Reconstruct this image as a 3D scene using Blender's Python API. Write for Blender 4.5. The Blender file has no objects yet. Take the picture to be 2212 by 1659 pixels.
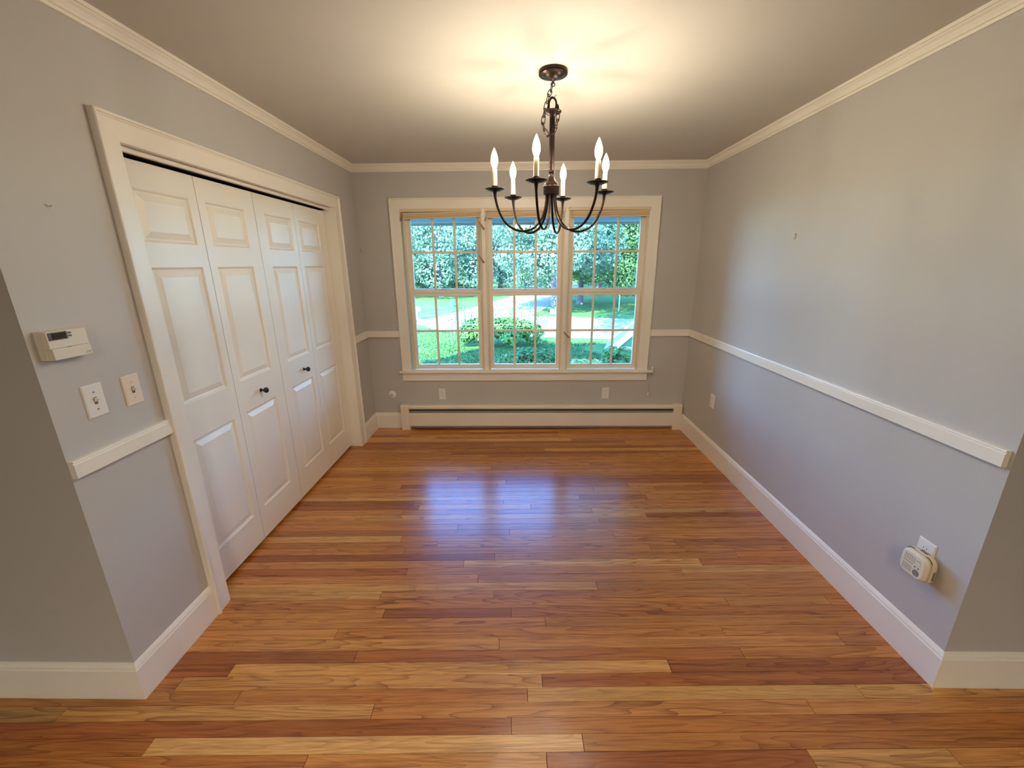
import bpy, math, random
from mathutils import Vector, Matrix
random.seed(7)
SC = bpy.context.scene
COL = SC.collection
# ------------------------------------------------------------------ camera, sky, sun, fill light, bulbs, exposure
F, PITCH, YAW, ROLL = 891.19, -0.2819, -0.0174, -0.0075
cam = bpy.data.cameras.new('camera'); cam.sensor_fit = 'HORIZONTAL'; cam.sensor_width = 36.0
cam.lens = F / 2212 * 36.0; cam.clip_start = 0.02; cam.clip_end = 400
co = bpy.data.objects.new('camera', cam); COL.objects.link(co)
fw = Vector((math.sin(YAW)*math.cos(PITCH), math.cos(YAW)*math.cos(PITCH), math.sin(PITCH)))
rt = Vector((math.cos(YAW), -math.sin(YAW), 0)); up = rt.cross(fw)
rt2 = rt*math.cos(ROLL) + up*math.sin(ROLL); up2 = -rt*math.sin(ROLL) + up*math.cos(ROLL)
m = Matrix.Identity(4)
for i in range(3):
    m[i][0], m[i][1], m[i][2] = rt2[i], up2[i], -fw[i]
m.translation = Vector((0, 0, 1.6))
co.matrix_world = m
SC.camera = co
w = bpy.data.worlds.new('sky'); SC.world = w; w.use_nodes = True
nt = w.node_tree; nt.nodes.clear()
sky = nt.nodes.new('ShaderNodeTexSky'); sky.sky_type = 'NISHITA'; sky.sun_disc = False
sky.sun_elevation = math.radians(33); sky.sun_rotation = math.radians(195); sky.air_density = 1.0; sky.dust_density = 0.2; sky.ozone_density = 4.0
bg = nt.nodes.new('ShaderNodeBackground'); bg.inputs['Strength'].default_value = 3.4
ow = nt.nodes.new('ShaderNodeOutputWorld')
wb = nt.nodes.new('ShaderNodeVectorMath'); wb.operation = 'MULTIPLY'; wb.inputs[1].default_value = (0.52, 0.84, 1.28)   # warm indoor white balance of the photograph
nt.links.new(sky.outputs[0], wb.inputs[0]); nt.links.new(wb.outputs[0], bg.inputs[0]); nt.links.new(bg.outputs[0], ow.inputs[0])
sl = bpy.data.lights.new('sun', 'SUN'); sl.energy = 32; sl.angle = math.radians(0.6); sl.color = (0.86, 1.0, 0.98)
so = bpy.data.objects.new('sun', sl); COL.objects.link(so)
so.rotation_euler = Vector((0.22, 0.81, -0.545)).to_track_quat('-Z', 'Y').to_euler()
al = bpy.data.lights.new('rear_fill_light', 'AREA'); al.shape = 'DISK'; al.size = 0.45; al.energy = 58; al.color = (1.0, 0.86, 0.66)  # unseen fill light added behind the camera, no fitting built
ao = bpy.data.objects.new('rear_fill_light', al); COL.objects.link(ao); ao.location = (0.1, -1.6, 2.40)
BULB = 1740.0
SC.view_settings.view_transform = 'Standard'; SC.view_settings.look = 'None'
SC.view_settings.exposure = 0.34; SC.view_settings.gamma = 1.0; SC.view_settings.use_curve_mapping = False
SC.cycles.use_denoising = True
SC.cycles.max_bounces = 10; SC.cycles.diffuse_bounces = 6; SC.cycles.transparent_max_bounces = 12
SC.cycles.caustics_reflective = False; SC.cycles.sample_clamp_indirect = 6.0

# ------------------------------------------------------------------ dimensions (metres)
L, R, D, H = -1.457, 1.626, 3.927, 2.437
YL, YR = 1.183, 1.258
GZ = -0.70

# ------------------------------------------------------------------ materials
def node(t, kind, **kw):
    n = t.nodes.new(kind)
    for k, v in kw.items():
        if k in n.inputs: n.inputs[k].default_value = v
        else: setattr(n, k, v)
    return n

def mat(name, col, rough=0.5, metal=0.0, var=0.04, scale=6.0, bump=0.0, bscale=300.0, spec=0.5, coat=0.0, emit=None, estr=0.0, trans=0.0, sss=0.0):
    M = bpy.data.materials.new(name); M.use_nodes = True; t = M.node_tree
    b = t.nodes['Principled BSDF']
    b.inputs['Roughness'].default_value = rough; b.inputs['Metallic'].default_value = metal
    b.inputs['Specular IOR Level'].default_value = spec; b.inputs['Coat Weight'].default_value = coat
    c4 = (*col, 1.0)
    tc = node(t, 'ShaderNodeTexCoord')
    if var > 0:
        nz = node(t, 'ShaderNodeTexNoise', Scale=scale, Detail=3.0)
        t.links.new(tc.outputs['Object'], nz.inputs['Vector'])
        mr = node(t, 'ShaderNodeMapRange'); mr.inputs['To Min'].default_value = 1-var; mr.inputs['To Max'].default_value = 1+var
        mr.inputs['From Min'].default_value = 0.25; mr.inputs['From Max'].default_value = 0.75
        t.links.new(nz.outputs['Fac'], mr.inputs['Value'])
        mx = node(t, 'ShaderNodeVectorMath', operation='SCALE'); mx.inputs[0].default_value = col
        t.links.new(mr.outputs[0], mx.inputs['Scale']); t.links.new(mx.outputs[0], b.inputs['Base Color'])
    else:
        b.inputs['Base Color'].default_value = c4
    if bump > 0:
        n2 = node(t, 'ShaderNodeTexNoise', Scale=bscale, Detail=2.0)
        t.links.new(tc.outputs['Object'], n2.inputs['Vector'])
        bp = node(t, 'ShaderNodeBump', Strength=bump, Distance=0.002)
        t.links.new(n2.outputs['Fac'], bp.inputs['Height']); t.links.new(bp.outputs[0], b.inputs['Normal'])
    if emit:
        b.inputs['Emission Color'].default_value = (*emit, 1.0); b.inputs['Emission Strength'].default_value = estr
    return M

WALL = mat('grey_wall_paint', (0.53, 0.512, 0.485), 0.55, var=0.015, scale=2.0, bump=0.12, bscale=180, spec=0.35)
CEIL = mat('ceiling_paint', (0.63, 0.60, 0.55), 0.7, var=0.02, scale=1.5, bump=0.1, bscale=120, spec=0.3)
TRIM = mat('cream_trim_paint', (0.88, 0.84, 0.75), 0.35, var=0.012, scale=4, bump=0.04, bscale=90)
DOOR = mat('white_door_paint', (0.88, 0.84, 0.75), 0.38, var=0.012, scale=4, bump=0.08, bscale=140)
SASH = mat('sash_paint', (0.88, 0.82, 0.70), 0.4, var=0.02, scale=5)
PLATE = mat('white_plastic', (0.82, 0.80, 0.77), 0.3, var=0.01)
ALMOND = mat('almond_plastic', (0.80, 0.72, 0.60), 0.25, var=0.01)
IVORY = mat('thermostat_plastic', (0.74, 0.69, 0.58), 0.4, var=0.02)
YELLOWED = mat('yellowed_plastic', (0.76, 0.66, 0.45), 0.4, var=0.05, scale=14)
YELLOWFACE = mat('yellowed_face_plastic', (0.78, 0.71, 0.55), 0.4, var=0.03, scale=14)
DARK = mat('dark_slot', (0.02, 0.018, 0.016), 0.6, var=0)
LCD = mat('lcd_glass', (0.035, 0.03, 0.022), 0.15, var=0.05)
LCDF = mat('lcd_bezel', (0.10, 0.085, 0.07), 0.3, var=0.05)
BTN = mat('button_rubber', (0.14, 0.11, 0.08), 0.5, var=0.03)
INK = mat('print_ink', (0.09, 0.075, 0.06), 0.6, var=0)
SCREW = mat('screw_steel', (0.45, 0.43, 0.40), 0.35, 1.0, var=0.02)
BLACK = mat('black_enamel', (0.012, 0.011, 0.011), 0.25, var=0.02)
BRONZE = mat('oil_rubbed_bronze', (0.032, 0.019, 0.014), 0.32, 0.8, var=0.25, scale=25)
WAX = mat('candle_sleeve_plastic', (0.86, 0.74, 0.50), 0.45, var=0.02)
FILA = mat('bulb_filament', (1, 0.95, 0.85), 0.2, var=0, emit=(1.0, 0.845, 0.635), estr=BULB)
def bulb_mat():
    M = bpy.data.materials.new('lit_bulb_glass'); M.use_nodes = True; t = M.node_tree; t.nodes.clear()
    o = node(t, 'ShaderNodeOutputMaterial'); ad = node(t, 'ShaderNodeAddShader')
    tr = node(t, 'ShaderNodeBsdfTransparent'); tr.inputs[0].default_value = (1, 1, 1, 1)
    em = node(t, 'ShaderNodeEmission'); em.inputs[0].default_value = (1.0, 0.82, 0.5, 1); em.inputs[1].default_value = 3.0
    t.links.new(tr.outputs[0], ad.inputs[0]); t.links.new(em.outputs[0], ad.inputs[1]); t.links.new(ad.outputs[0], o.inputs[0])
    return M
GLOW = bulb_mat()
HEATER = mat('heater_enamel', (0.84, 0.77, 0.65), 0.4, var=0.015, scale=5)
FIN = mat('heater_fins', (0.20, 0.17, 0.14), 0.5, 0.4, var=0.2, scale=60)
SHADE = mat('tan_pleated_fabric', (0.72, 0.54, 0.30), 0.85, var=0.05, scale=40)
SHADEW = mat('blind_rail_enamel', (0.74, 0.62, 0.43), 0.45, var=0.02)
WOODT = mat('brown_tassel_wood', (0.40, 0.20, 0.09), 0.45, var=0.2, scale=60)
CORD = mat('white_cord', (0.78, 0.73, 0.62), 0.7, var=0.02)
SUBF = mat('subfloor', (0.05, 0.025, 0.012), 0.8, var=0.2)
CLOS = mat('closet_shade_tone', (0.25, 0.24, 0.22), 0.8, var=0.02)  # dark tone stands in for the gloom inside the closed closet
SOFFIT = mat('blue_grey_soffit', (0.26, 0.33, 0.50), 0.6, var=0.05)
GUTTER = mat('grey_gutter', (0.30, 0.29, 0.27), 0.5, var=0.15, scale=12)
SIDING = mat('house_siding', (0.62, 0.62, 0.58), 0.6, var=0.04)
ROOFM = mat('roof_shingle', (0.12, 0.12, 0.13), 0.9, var=0.2, scale=30)
ASPH = mat('grey_asphalt', (0.24, 0.23, 0.22), 0.9, var=0.10, scale=3.0, bump=0.2, bscale=60)  # plain mottled grey shared by the road and the side street
BARK = mat('tree_bark', (0.075, 0.07, 0.075), 0.9, var=0.4, scale=9, bump=0.6, bscale=25)  # bark tone darkened to stand in for shade on the trunks
SHEDG = mat('green_shed_boards', (0.06, 0.13, 0.055), 0.6, var=0.05)
SHEDW = mat('white_rake_board', (0.75, 0.76, 0.76), 0.5, var=0.03)
STONE = mat('grey_stone', (0.26, 0.25, 0.24), 0.9, var=0.2, scale=20)
BLUEP = mat('blue_plastic', (0.04, 0.16, 0.45), 0.4, var=0.03)
WHITEM = mat('white_metal', (0.80, 0.80, 0.80), 0.4, var=0.02)
HOUSEB = mat('blue_house_siding', (0.25, 0.38, 0.55), 0.6, var=0.06)

def glass_mat():
    M = bpy.data.materials.new('window_glass'); M.use_nodes = True; t = M.node_tree; t.nodes.clear()
    o = node(t, 'ShaderNodeOutputMaterial'); mx = node(t, 'ShaderNodeMixShader')
    tr = node(t, 'ShaderNodeBsdfTransparent'); tr.inputs[0].default_value = (0.93, 0.97, 0.96, 1)
    gl = node(t, 'ShaderNodeBsdfGlossy', Roughness=0.02)
    fr = node(t, 'ShaderNodeFresnel', IOR=1.45)
    t.links.new(fr.outputs[0], mx.inputs[0]); t.links.new(tr.outputs[0], mx.inputs[1]); t.links.new(gl.outputs[0], mx.inputs[2])
    t.links.new(mx.outputs[0], o.inputs[0])
    return M
GLASS = glass_mat()

def oak_mat():
    M = bpy.data.materials.new('stained_oak'); M.use_nodes = True; t = M.node_tree; b = t.nodes['Principled BSDF']
    tc = node(t, 'ShaderNodeTexCoord'); oi = node(t, 'ShaderNodeObjectInfo')
    off = node(t, 'ShaderNodeVectorMath', operation='SCALE'); off.inputs[0].default_value = (37.0, 11.0, 23.0)
    t.links.new(oi.outputs['Random'], off.inputs['Scale'])
    ad = node(t, 'ShaderNodeVectorMath', operation='ADD')
    t.links.new(tc.outputs['Object'], ad.inputs[0]); t.links.new(off.outputs[0], ad.inputs[1])
    # slow warp makes the cathedral figure
    mp = node(t, 'ShaderNodeMapping'); mp.inputs['Scale'].default_value = (0.75, 9.0, 10.0)
    t.links.new(ad.outputs[0], mp.inputs['Vector'])
    wn = node(t, 'ShaderNodeTexNoise', Scale=1.0, Detail=2.0)
    t.links.new(mp.outputs[0], wn.inputs['Vector'])
    mul = node(t, 'ShaderNodeMath', operation='MULTIPLY'); mul.inputs[1].default_value = 17.0
    t.links.new(wn.outputs['Fac'], mul.inputs[0])
    frc = node(t, 'ShaderNodeMath', operation='FRACT'); t.links.new(mul.outputs[0], frc.inputs[0])
    # sharp early-wood line: saw tooth to a power
    pw = node(t, 'ShaderNodeMath', operation='POWER'); pw.inputs[1].default_value = 4.0; t.links.new(frc.outputs[0], pw.inputs[0])
    # fine pores
    mp2 = node(t, 'ShaderNodeMapping'); mp2.inputs['Scale'].default_value = (9.0, 330.0, 60.0)
    t.links.new(ad.outputs[0], mp2.inputs['Vector'])
    fn = node(t, 'ShaderNodeTexNoise', Scale=1.0, Detail=3.0, Roughness=0.6); t.links.new(mp2.outputs[0], fn.inputs['Vector'])
    # broad streaks along the board
    mp3 = node(t, 'ShaderNodeMapping'); mp3.inputs['Scale'].default_value = (1.2, 45.0, 8.0)
    t.links.new(ad.outputs[0], mp3.inputs['Vector'])
    sn = node(t, 'ShaderNodeTexNoise', Scale=1.0, Detail=4.0, Roughness=0.55); t.links.new(mp3.outputs[0], sn.inputs['Vector'])
    # combine into a darkness factor
    def mr(src, a, c, d, e):
        n = node(t, 'ShaderNodeMapRange'); n.inputs['From Min'].default_value = a; n.inputs['From Max'].default_value = c
        n.inputs['To Min'].default_value = d; n.inputs['To Max'].default_value = e; t.links.new(src, n.inputs['Value']); return n.outputs[0]
    g1 = mr(pw.outputs[0], 0.0, 1.0, 0.0, 0.36)
    # figure strength differs by board
    fs = node(t, 'ShaderNodeMath', operation='MULTIPLY'); t.links.new(g1, fs.inputs[0])
    rr = node(t, 'ShaderNodeMath', operation='FRACT'); r2 = node(t, 'ShaderNodeMath', operation='MULTIPLY'); r2.inputs[1].default_value = 17.3
    t.links.new(oi.outputs['Random'], r2.inputs[0]); t.links.new(r2.outputs[0], rr.inputs[0])
    t.links.new(mr(rr.outputs[0], 0, 1, 0.35, 1.15), fs.inputs[1])
    g2 = mr(fn.outputs['Fac'], 0.38, 0.62, -0.05, 0.19)
    g3 = mr(sn.outputs['Fac'], 0.3, 0.7, -0.12, 0.20)
    s1 = node(t, 'ShaderNodeMath', operation='ADD'); t.links.new(fs.outputs[0], s1.inputs[0]); t.links.new(g2, s1.inputs[1])
    s2 = node(t, 'ShaderNodeMath', operation='ADD'); t.links.new(s1.outputs[0], s2.inputs[0]); t.links.new(g3, s2.inputs[1])
    dk = node(t, 'ShaderNodeMath', operation='SUBTRACT', use_clamp=True); dk.inputs[0].default_value = 1.0; t.links.new(s2.outputs[0], dk.inputs[1])
    gm = node(t, 'ShaderNodeCombineXYZ')
    p1 = node(t, 'ShaderNodeMath', operation='POWER'); p1.inputs[1].default_value = 1.25; t.links.new(dk.outputs[0], p1.inputs[0])
    p2 = node(t, 'ShaderNodeMath', operation='POWER'); p2.inputs[1].default_value = 1.6; t.links.new(dk.outputs[0], p2.inputs[0])
    p3 = node(t, 'ShaderNodeMath', operation='POWER'); p3.inputs[1].default_value = 1.8; t.links.new(dk.outputs[0], p3.inputs[0])
    t.links.new(p1.outputs[0], gm.inputs[0]); t.links.new(p2.outputs[0], gm.inputs[1]); t.links.new(p3.outputs[0], gm.inputs[2])
    fin = node(t, 'ShaderNodeVectorMath', operation='MULTIPLY'); t.links.new(gm.outputs[0], fin.inputs[0]); t.links.new(oi.outputs['Color'], fin.inputs[1])
    t.links.new(fin.outputs[0], b.inputs['Base Color'])
    b.inputs['Roughness'].default_value = 0.34; b.inputs['Specular IOR Level'].default_value = 0.35
    b.inputs['Coat Weight'].default_value = 0.55; b.inputs['Coat Roughness'].default_value = 0.20
    bp = node(t, 'ShaderNodeBump', Strength=0.06, Distance=0.001); t.links.new(s2.outputs[0], bp.inputs['Height']); t.links.new(bp.outputs[0], b.inputs['Normal'])
    return M
OAK = oak_mat()

def leaf_mat(name, c1, c2):
    M = bpy.data.materials.new(name); M.use_nodes = True; t = M.node_tree; b = t.nodes['Principled BSDF']
    tc = node(t, 'ShaderNodeTexCoord'); nz = node(t, 'ShaderNodeTexNoise', Scale=0.6, Detail=7.0, Roughness=0.65)
    t.links.new(tc.outputs['Object'], nz.inputs['Vector'])
    cr = node(t, 'ShaderNodeValToRGB'); cr.color_ramp.elements[0].position = 0.38; cr.color_ramp.elements[1].position = 0.62
    cr.color_ramp.elements[0].color = (*c1, 1); cr.color_ramp.elements[1].color = (*c2, 1)
    t.links.new(nz.outputs['Fac'], cr.inputs[0]); t.links.new(cr.outputs[0], b.inputs['Base Color'])
    b.inputs['Roughness'].default_value = 0.6; b.inputs['Specular IOR Level'].default_value = 0.2
    tl = node(t, 'ShaderNodeBsdfTranslucent'); t.links.new(cr.outputs[0], tl.inputs[0])
    mx = node(t, 'ShaderNodeMixShader'); mx.inputs[0].default_value = 0.3
    t.links.new(b.outputs[0], mx.inputs[1]); t.links.new(tl.outputs[0], mx.inputs[2])
    t.links.new(mx.outputs[0], t.nodes['Material Output'].inputs[0])
    return M
LEAF_SILVER = leaf_mat('silvery_leaves', (0.06, 0.12, 0.075), (0.18, 0.28, 0.17))
LEAF_GREEN = leaf_mat('green_leaves', (0.045, 0.11, 0.04), (0.11, 0.22, 0.075))
LEAF_BUSH = leaf_mat('bush_leaves', (0.05, 0.13, 0.035), (0.13, 0.25, 0.06))
LEAF_YELLOW = leaf_mat('sun_toned_yellow_leaves', (0.20, 0.25, 0.06), (0.50, 0.50, 0.15))  # yellow-green leaves brightened to look sunlit inside the house shadow
GRASS = leaf_mat('lawn_blades', (0.035, 0.095, 0.025), (0.09, 0.17, 0.045))

def lawn_mat():
    M = mat('lawn', (0.09, 0.22, 0.09), 0.9, var=0.0)
    t = M.node_tree; b = t.nodes['Principled BSDF']; tc = t.nodes['Texture Coordinate']
    nz = node(t, 'ShaderNodeTexNoise', Scale=0.9, Detail=8.0, Roughness=0.7); t.links.new(tc.outputs['Object'], nz.inputs['Vector'])
    cr = node(t, 'ShaderNodeValToRGB'); cr.color_ramp.elements[0].position = 0.3; cr.color_ramp.elements[1].position = 0.7
    cr.color_ramp.elements[0].color = (0.04, 0.10, 0.028, 1); cr.color_ramp.elements[1].color = (0.10, 0.19, 0.05, 1)
    t.links.new(nz.outputs['Fac'], cr.inputs[0]); t.links.new(cr.outputs[0], b.inputs['Base Color'])
    return M
LAWN = lawn_mat(); LAWN.node_tree.nodes['Principled BSDF'].inputs['Specular IOR Level'].default_value = 0.08
ASPH.node_tree.nodes['Principled BSDF'].inputs['Specular IOR Level'].default_value = 0.15

# ------------------------------------------------------------------ mesh helpers
class MB:
    def __init__(s): s.v, s.f, s.sm = [], [], []
    def add(s, vs, fs, smooth=False):
        o = len(s.v); s.v += [tuple(v) for v in vs]
        for f in fs: s.f.append([i+o for i in f]); s.sm.append(smooth)
    def box(s, x0, x1, y0, y1, z0, z1):
        vs = [(x, y, z) for z in (z0, z1) for y in (y0, y1) for x in (x0, x1)]
        s.add(vs, [(0,2,3,1),(4,5,7,6),(0,1,5,4),(2,6,7,3),(0,4,6,2),(1,3,7,5)])
        return s
    def cbox(s, x0, x1, y0, y1, z0, z1, ax, sg, c):
        """box with the face on axis ax, side sg chamfered by c"""
        lo, hi = [x0,y0,z0], [x1,y1,z1]
        o = [i for i in range(3) if i != ax]
        def ring(val, ins):
            out = []
            for a, b in ((0,0),(1,0),(1,1),(0,1)):
                p = [0,0,0]; p[ax] = val
                p[o[0]] = (hi if a else lo)[o[0]] + (-ins if a else ins); p[o[1]] = (hi if b else lo)[o[1]] + (-ins if b else ins)
                out.append(tuple(p))
            return out
        base, front = (lo[ax], hi[ax]) if sg > 0 else (hi[ax], lo[ax])
        rs = [ring(base, 0), ring(front - sg*c, 0), ring(front, c)]
        s.rings(rs, cap=True, smooth=False); return s
    def rings(s, rs, cap=True, smooth=True, closed=True):
        n = len(rs[0]); o = len(s.v)
        for r in rs: s.v += [tuple(p) for p in r]
        for i in range(len(rs)-1):
            for j in range(n if closed else n-1):
                k = (j+1) % n
                s.f.append([o+i*n+j, o+i*n+k, o+(i+1)*n+k, o+(i+1)*n+j]); s.sm.append(smooth)
        if cap:
            s.f.append([o+j for j in range(n)][::-1]); s.sm.append(False)
            s.f.append([o+(len(rs)-1)*n+j for j in range(n)]); s.sm.append(False)
    def lathe(s, prof, c=(0,0,0), ax='z', n=20, smooth=True, cap=True):
        rs = []
        for r, h in prof:
            ring = []
            for k in range(n):
                a = 2*math.pi*k/n; p = (r*math.cos(a), r*math.sin(a), h)
                if ax == 'x': p = (p[2], p[0], p[1])
                if ax == 'y': p = (p[1], p[2], p[0])
                ring.append((c[0]+p[0], c[1]+p[1], c[2]+p[2]))
            rs.append(ring)
        s.rings(rs, cap, smooth); return s
    def tube(s, pts, r, n=8, closed=False, cap=True):
        pts = [Vector(p) for p in pts]; N = len(pts); rs = []
        ref = None
        for i, p in enumerate(pts):
            a = pts[(i-1) % N] if (closed or i > 0) else p
            b = pts[(i+1) % N] if (closed or i < N-1) else p
            d = (b-a).normalized()
            if ref is None:
                ref = d.orthogonal().normalized()
            else:
                ref = (ref - d*ref.dot(d)); ref = ref.normalized() if ref.length > 1e-6 else d.orthogonal().normalized()
            q = d.cross(ref); rad = r[i] if isinstance(r, (list, tuple)) else r
            rs.append([p + (ref*math.cos(2*math.pi*k/n) + q*math.sin(2*math.pi*k/n))*rad for k in range(n)])
        if closed: rs.append(rs[0])
        s.rings(rs, cap and not closed, True); return s
    def sweep(s, path, nrm, prof, closed=False, cap=True, smooth=False):
        """profile (a: to the right of travel seen along -nrm, b: along nrm) swept with mitred corners"""
        path = [Vector(p) for p in path]; nrm = Vector(nrm); N = len(path); rs = []
        for i in range(N):
            d0 = (path[i]-path[i-1]).normalized() if (closed or i > 0) else None
            d1 = (path[(i+1) % N]-path[i]).normalized() if (closed or i < N-1) else None
            r0 = d0.cross(nrm) if d0 else None; r1 = d1.cross(nrm) if d1 else None
            if r0 is None: mv = r1
            elif r1 is None: mv = r0
            else:
                mv = (r0+r1); mv = mv / (1 + r0.dot(r1)) if (1 + r0.dot(r1)) > 1e-4 else r0
            rs.append([path[i] + mv*a + nrm*b for a, b in prof])
        if closed: rs.append(rs[0])
        s.rings(rs, cap and not closed, smooth); return s
    def build(s, name, mt, parent=None, loc=None):
        me = bpy.data.meshes.new(name); me.from_pydata(s.v, [], s.f)
        me.polygons.foreach_set('use_smooth', s.sm)
        if mt: me.materials.append(mt)
        me.update()
        import bmesh
        bm = bmesh.new(); bm.from_mesh(me); bmesh.ops.recalc_face_normals(bm, faces=bm.faces); bm.to_mesh(me); bm.free()
        o = bpy.data.objects.new(name, me); COL.objects.link(o)
        if parent: o.parent = parent
        if loc: o.location = loc
        return o

def tag(o, label=None, cat=None, group=None, kind=None):
    if label: o['label'] = label
    if cat: o['category'] = cat
    if group: o['group'] = group
    if kind: o['kind'] = kind
    return o
def empty(name, loc=(0,0,0), label=None, cat=None, group=None, kind=None, rz=0.0):
    o = bpy.data.objects.new(name, None); COL.objects.link(o); o.location = loc; o.rotation_euler = (0, 0, rz)
    o.empty_display_size = 0.05
    return tag(o, label, cat, group, kind)
def struct(o, label, cat): return tag(o, label, cat, None, 'structure')
def copy_tree(o, parent=None):
    c = o.copy(); COL.objects.link(c)
    if parent: c.parent = parent
    for ch in list(o.children): copy_tree(ch, c)
    return c

# ------------------------------------------------------------------ room shell
CY0, CY1, CZ = 1.652, 3.483, 2.047           # rough closet opening
b = MB(); b.box(L-.11, L, YL, CY0, 0, H).box(L-.11, L, CY1, D+.13, 0, H).box(L-.11, L, CY0, CY1, CZ, H)
struct(b.build('wall_left', WALL), 'grey painted left wall around the wide closet opening', 'wall')
b = MB(); b.box(R, R+.12, YR, D+.13, 0, H)
struct(b.build('wall_right', WALL), 'long grey painted right wall with a chair rail', 'wall')
WX0, WX1, WZ0, WZ1 = -1.066, 1.168, 0.585, 2.095
b = MB(); b.box(L, WX0, D, D+.13, 0, H).box(WX1, R, D, D+.13, 0, H).box(WX0, WX1, D, D+.13, 0, WZ0).box(WX0, WX1, D, D+.13, WZ1, H)
struct(b.build('wall_back', WALL), 'grey painted back wall around the triple window', 'wall')
b = MB(); b.box(-3.6, L-.11, YL, YL+.11, 0, H)
struct(b.build('wall_front_left', WALL), 'dim grey wall end at the left edge, facing the camera', 'wall')
b = MB(); b.box(R+.12, 3.7, YR, YR+.12, 0, H)
struct(b.build('wall_front_right', WALL), 'dim grey wall end at the right edge, facing the camera', 'wall')
b = MB(); b.box(-3.72, -3.6, -3.6, YL+.11, 0, H)
struct(b.build('wall_rear_left', WALL), 'grey wall of the room behind, left side', 'wall')
b = MB(); b.box(3.7, 3.82, -3.6, YR+.12, 0, H)
struct(b.build('wall_rear_right', WALL), 'grey wall of the room behind, right side', 'wall')
b = MB(); b.box(-3.72, 3.82, -3.72, -3.6, 0, H)
struct(b.build('wall_rear', WALL), 'grey wall of the room behind the camera', 'wall')
b = MB(); b.box(-2.2, -2.12, CY0-.15, CY1+.15, 0, H).box(-2.12, L-.11, CY0-.15, CY0-.07, 0, H).box(-2.12, L-.11, CY1+.07, CY1+.15, 0, H)
struct(b.build('wall_closet', CLOS), 'inner closet walls toned dark for shade behind the bifold doors', 'wall')
b = MB(); b.box(-3.72, 3.82, -3.72, D+.13, H, H+.1)
struct(b.build('ceiling', CEIL), 'flat cream ceiling lit by the chandelier', 'ceiling')

# floor: one strip board per object
fl = MB().box(-3.6, 3.7, -3.6, D+.13, -.06, -.02).build('floor', SUBF)
struct(fl, 'glossy stained oak strip floor with boards running across the room', 'floor')
SL, FY0, FW = 0.02, 1.0035, 0.0562
JOINTS = {-1:[-0.72,0.09,0.98,1.46],0:[-1.29,0.22],1:[-0.03],2:[-1.71,-0.55,1.09],3:[-1.09,0.03,1.32],4:[-1.36,0.09],5:[-1.19,0.62],6:[-0.7,0.95],7:[-1.26,-0.09,1.42],8:[-0.83,0.92],9:[0.12],10:[-0.65,-0.04],11:[1.02,1.52],12:[-0.7,-0.13],13:[0.4],14:[-0.22],15:[-0.61,0.88],16:[-0.31,1.01],17:[-0.14,1.24],18:[-0.67,0.77],19:[-0.49,0.93],20:[-0.72,0.58],21:[-0.06],22:[-0.39],23:[0.52],24:[-1.04,0.84],25:[-0.79,0.49],27:[-0.74,-0.11],28:[0.43,0.91],30:[0.55,1.01],32:[-0.1],33:[-1.14,-0.48],34:[0.29],35:[1.07],36:[-0.23,0.91],37:[-1.0,0.06],38:[-1.41],39:[0.03,1.25],40:[-0.27,0.82],43:[0.65],44:[-0.24],45:[0.99],46:[0.5],47:[-0.8]}
TONES = [((0.56,0.225,0.062),6), ((0.60,0.255,0.080),4), ((0.50,0.185,0.048),4), ((0.70,0.36,0.135),4), ((0.40,0.130,0.033),4), ((0.58,0.245,0.074),5)]
TN = [t for t, n in TONES for _ in range(n)]
FORCE = {(0,1):(0.76,0.44,0.19),(0,0):(0.50,0.185,0.048),(0,2):(0.52,0.20,0.055),(1,0):(0.42,0.135,0.036),(-1,1):(0.64,0.29,0.10),(-1,2):(0.38,0.115,0.03),(-1,0):(0.56,0.22,0.06),
         (5,0):(0.40,0.13,0.035),(4,1):(0.66,0.32,0.115),(5,1):(0.68,0.34,0.12),(6,1):(0.50,0.18,0.047),(2,0):(0.66,0.37,0.15),(3,1):(0.56,0.22,0.065),(7,1):(0.64,0.30,0.105),(7,0):(0.62,0.28,0.095),
         (13,0):(0.66,0.33,0.12),(16,1):(0.70,0.37,0.14)}
OAKX = {}
rb = random.Random(21)
ROT = math.atan(SL)
def board(k, i, x0, x1):
    ln = (x1-x0)/math.cos(ROT); hw = FW/2-.0006; hl = ln/2-.0009; c = .0004
    mb = MB()
    mb.rings([[(-hl,-hw,-.02),(hl,-hw,-.02),(hl,hw,-.02),(-hl,hw,-.02)], [(-hl,-hw,-c),(hl,-hw,-c),(hl,hw,-c),(-hl,hw,-c)],
              [(-hl+c,-hw+c,0),(hl-c,-hw+c,0),(hl-c,hw-c,0),(-hl+c,hw-c,0)]], True, False)
    o = mb.build('floor_board', OAK, fl); xc = (x0+x1)/2
    o.location = (xc, FY0+FW*(k+.5)+SL*xc, rb.uniform(-.0002, 0)); o.rotation_euler = (rb.uniform(-.0015,.0015), 0, ROT)
    t = FORCE.get((k,i)) or rb.choice(TN); v = rb.uniform(.84, 1.12)
    o.color = (t[0]*v*1.10, t[1]*v*1.10, t[2]*v*rb.uniform(.94,1.06)*.80, 1)
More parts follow.
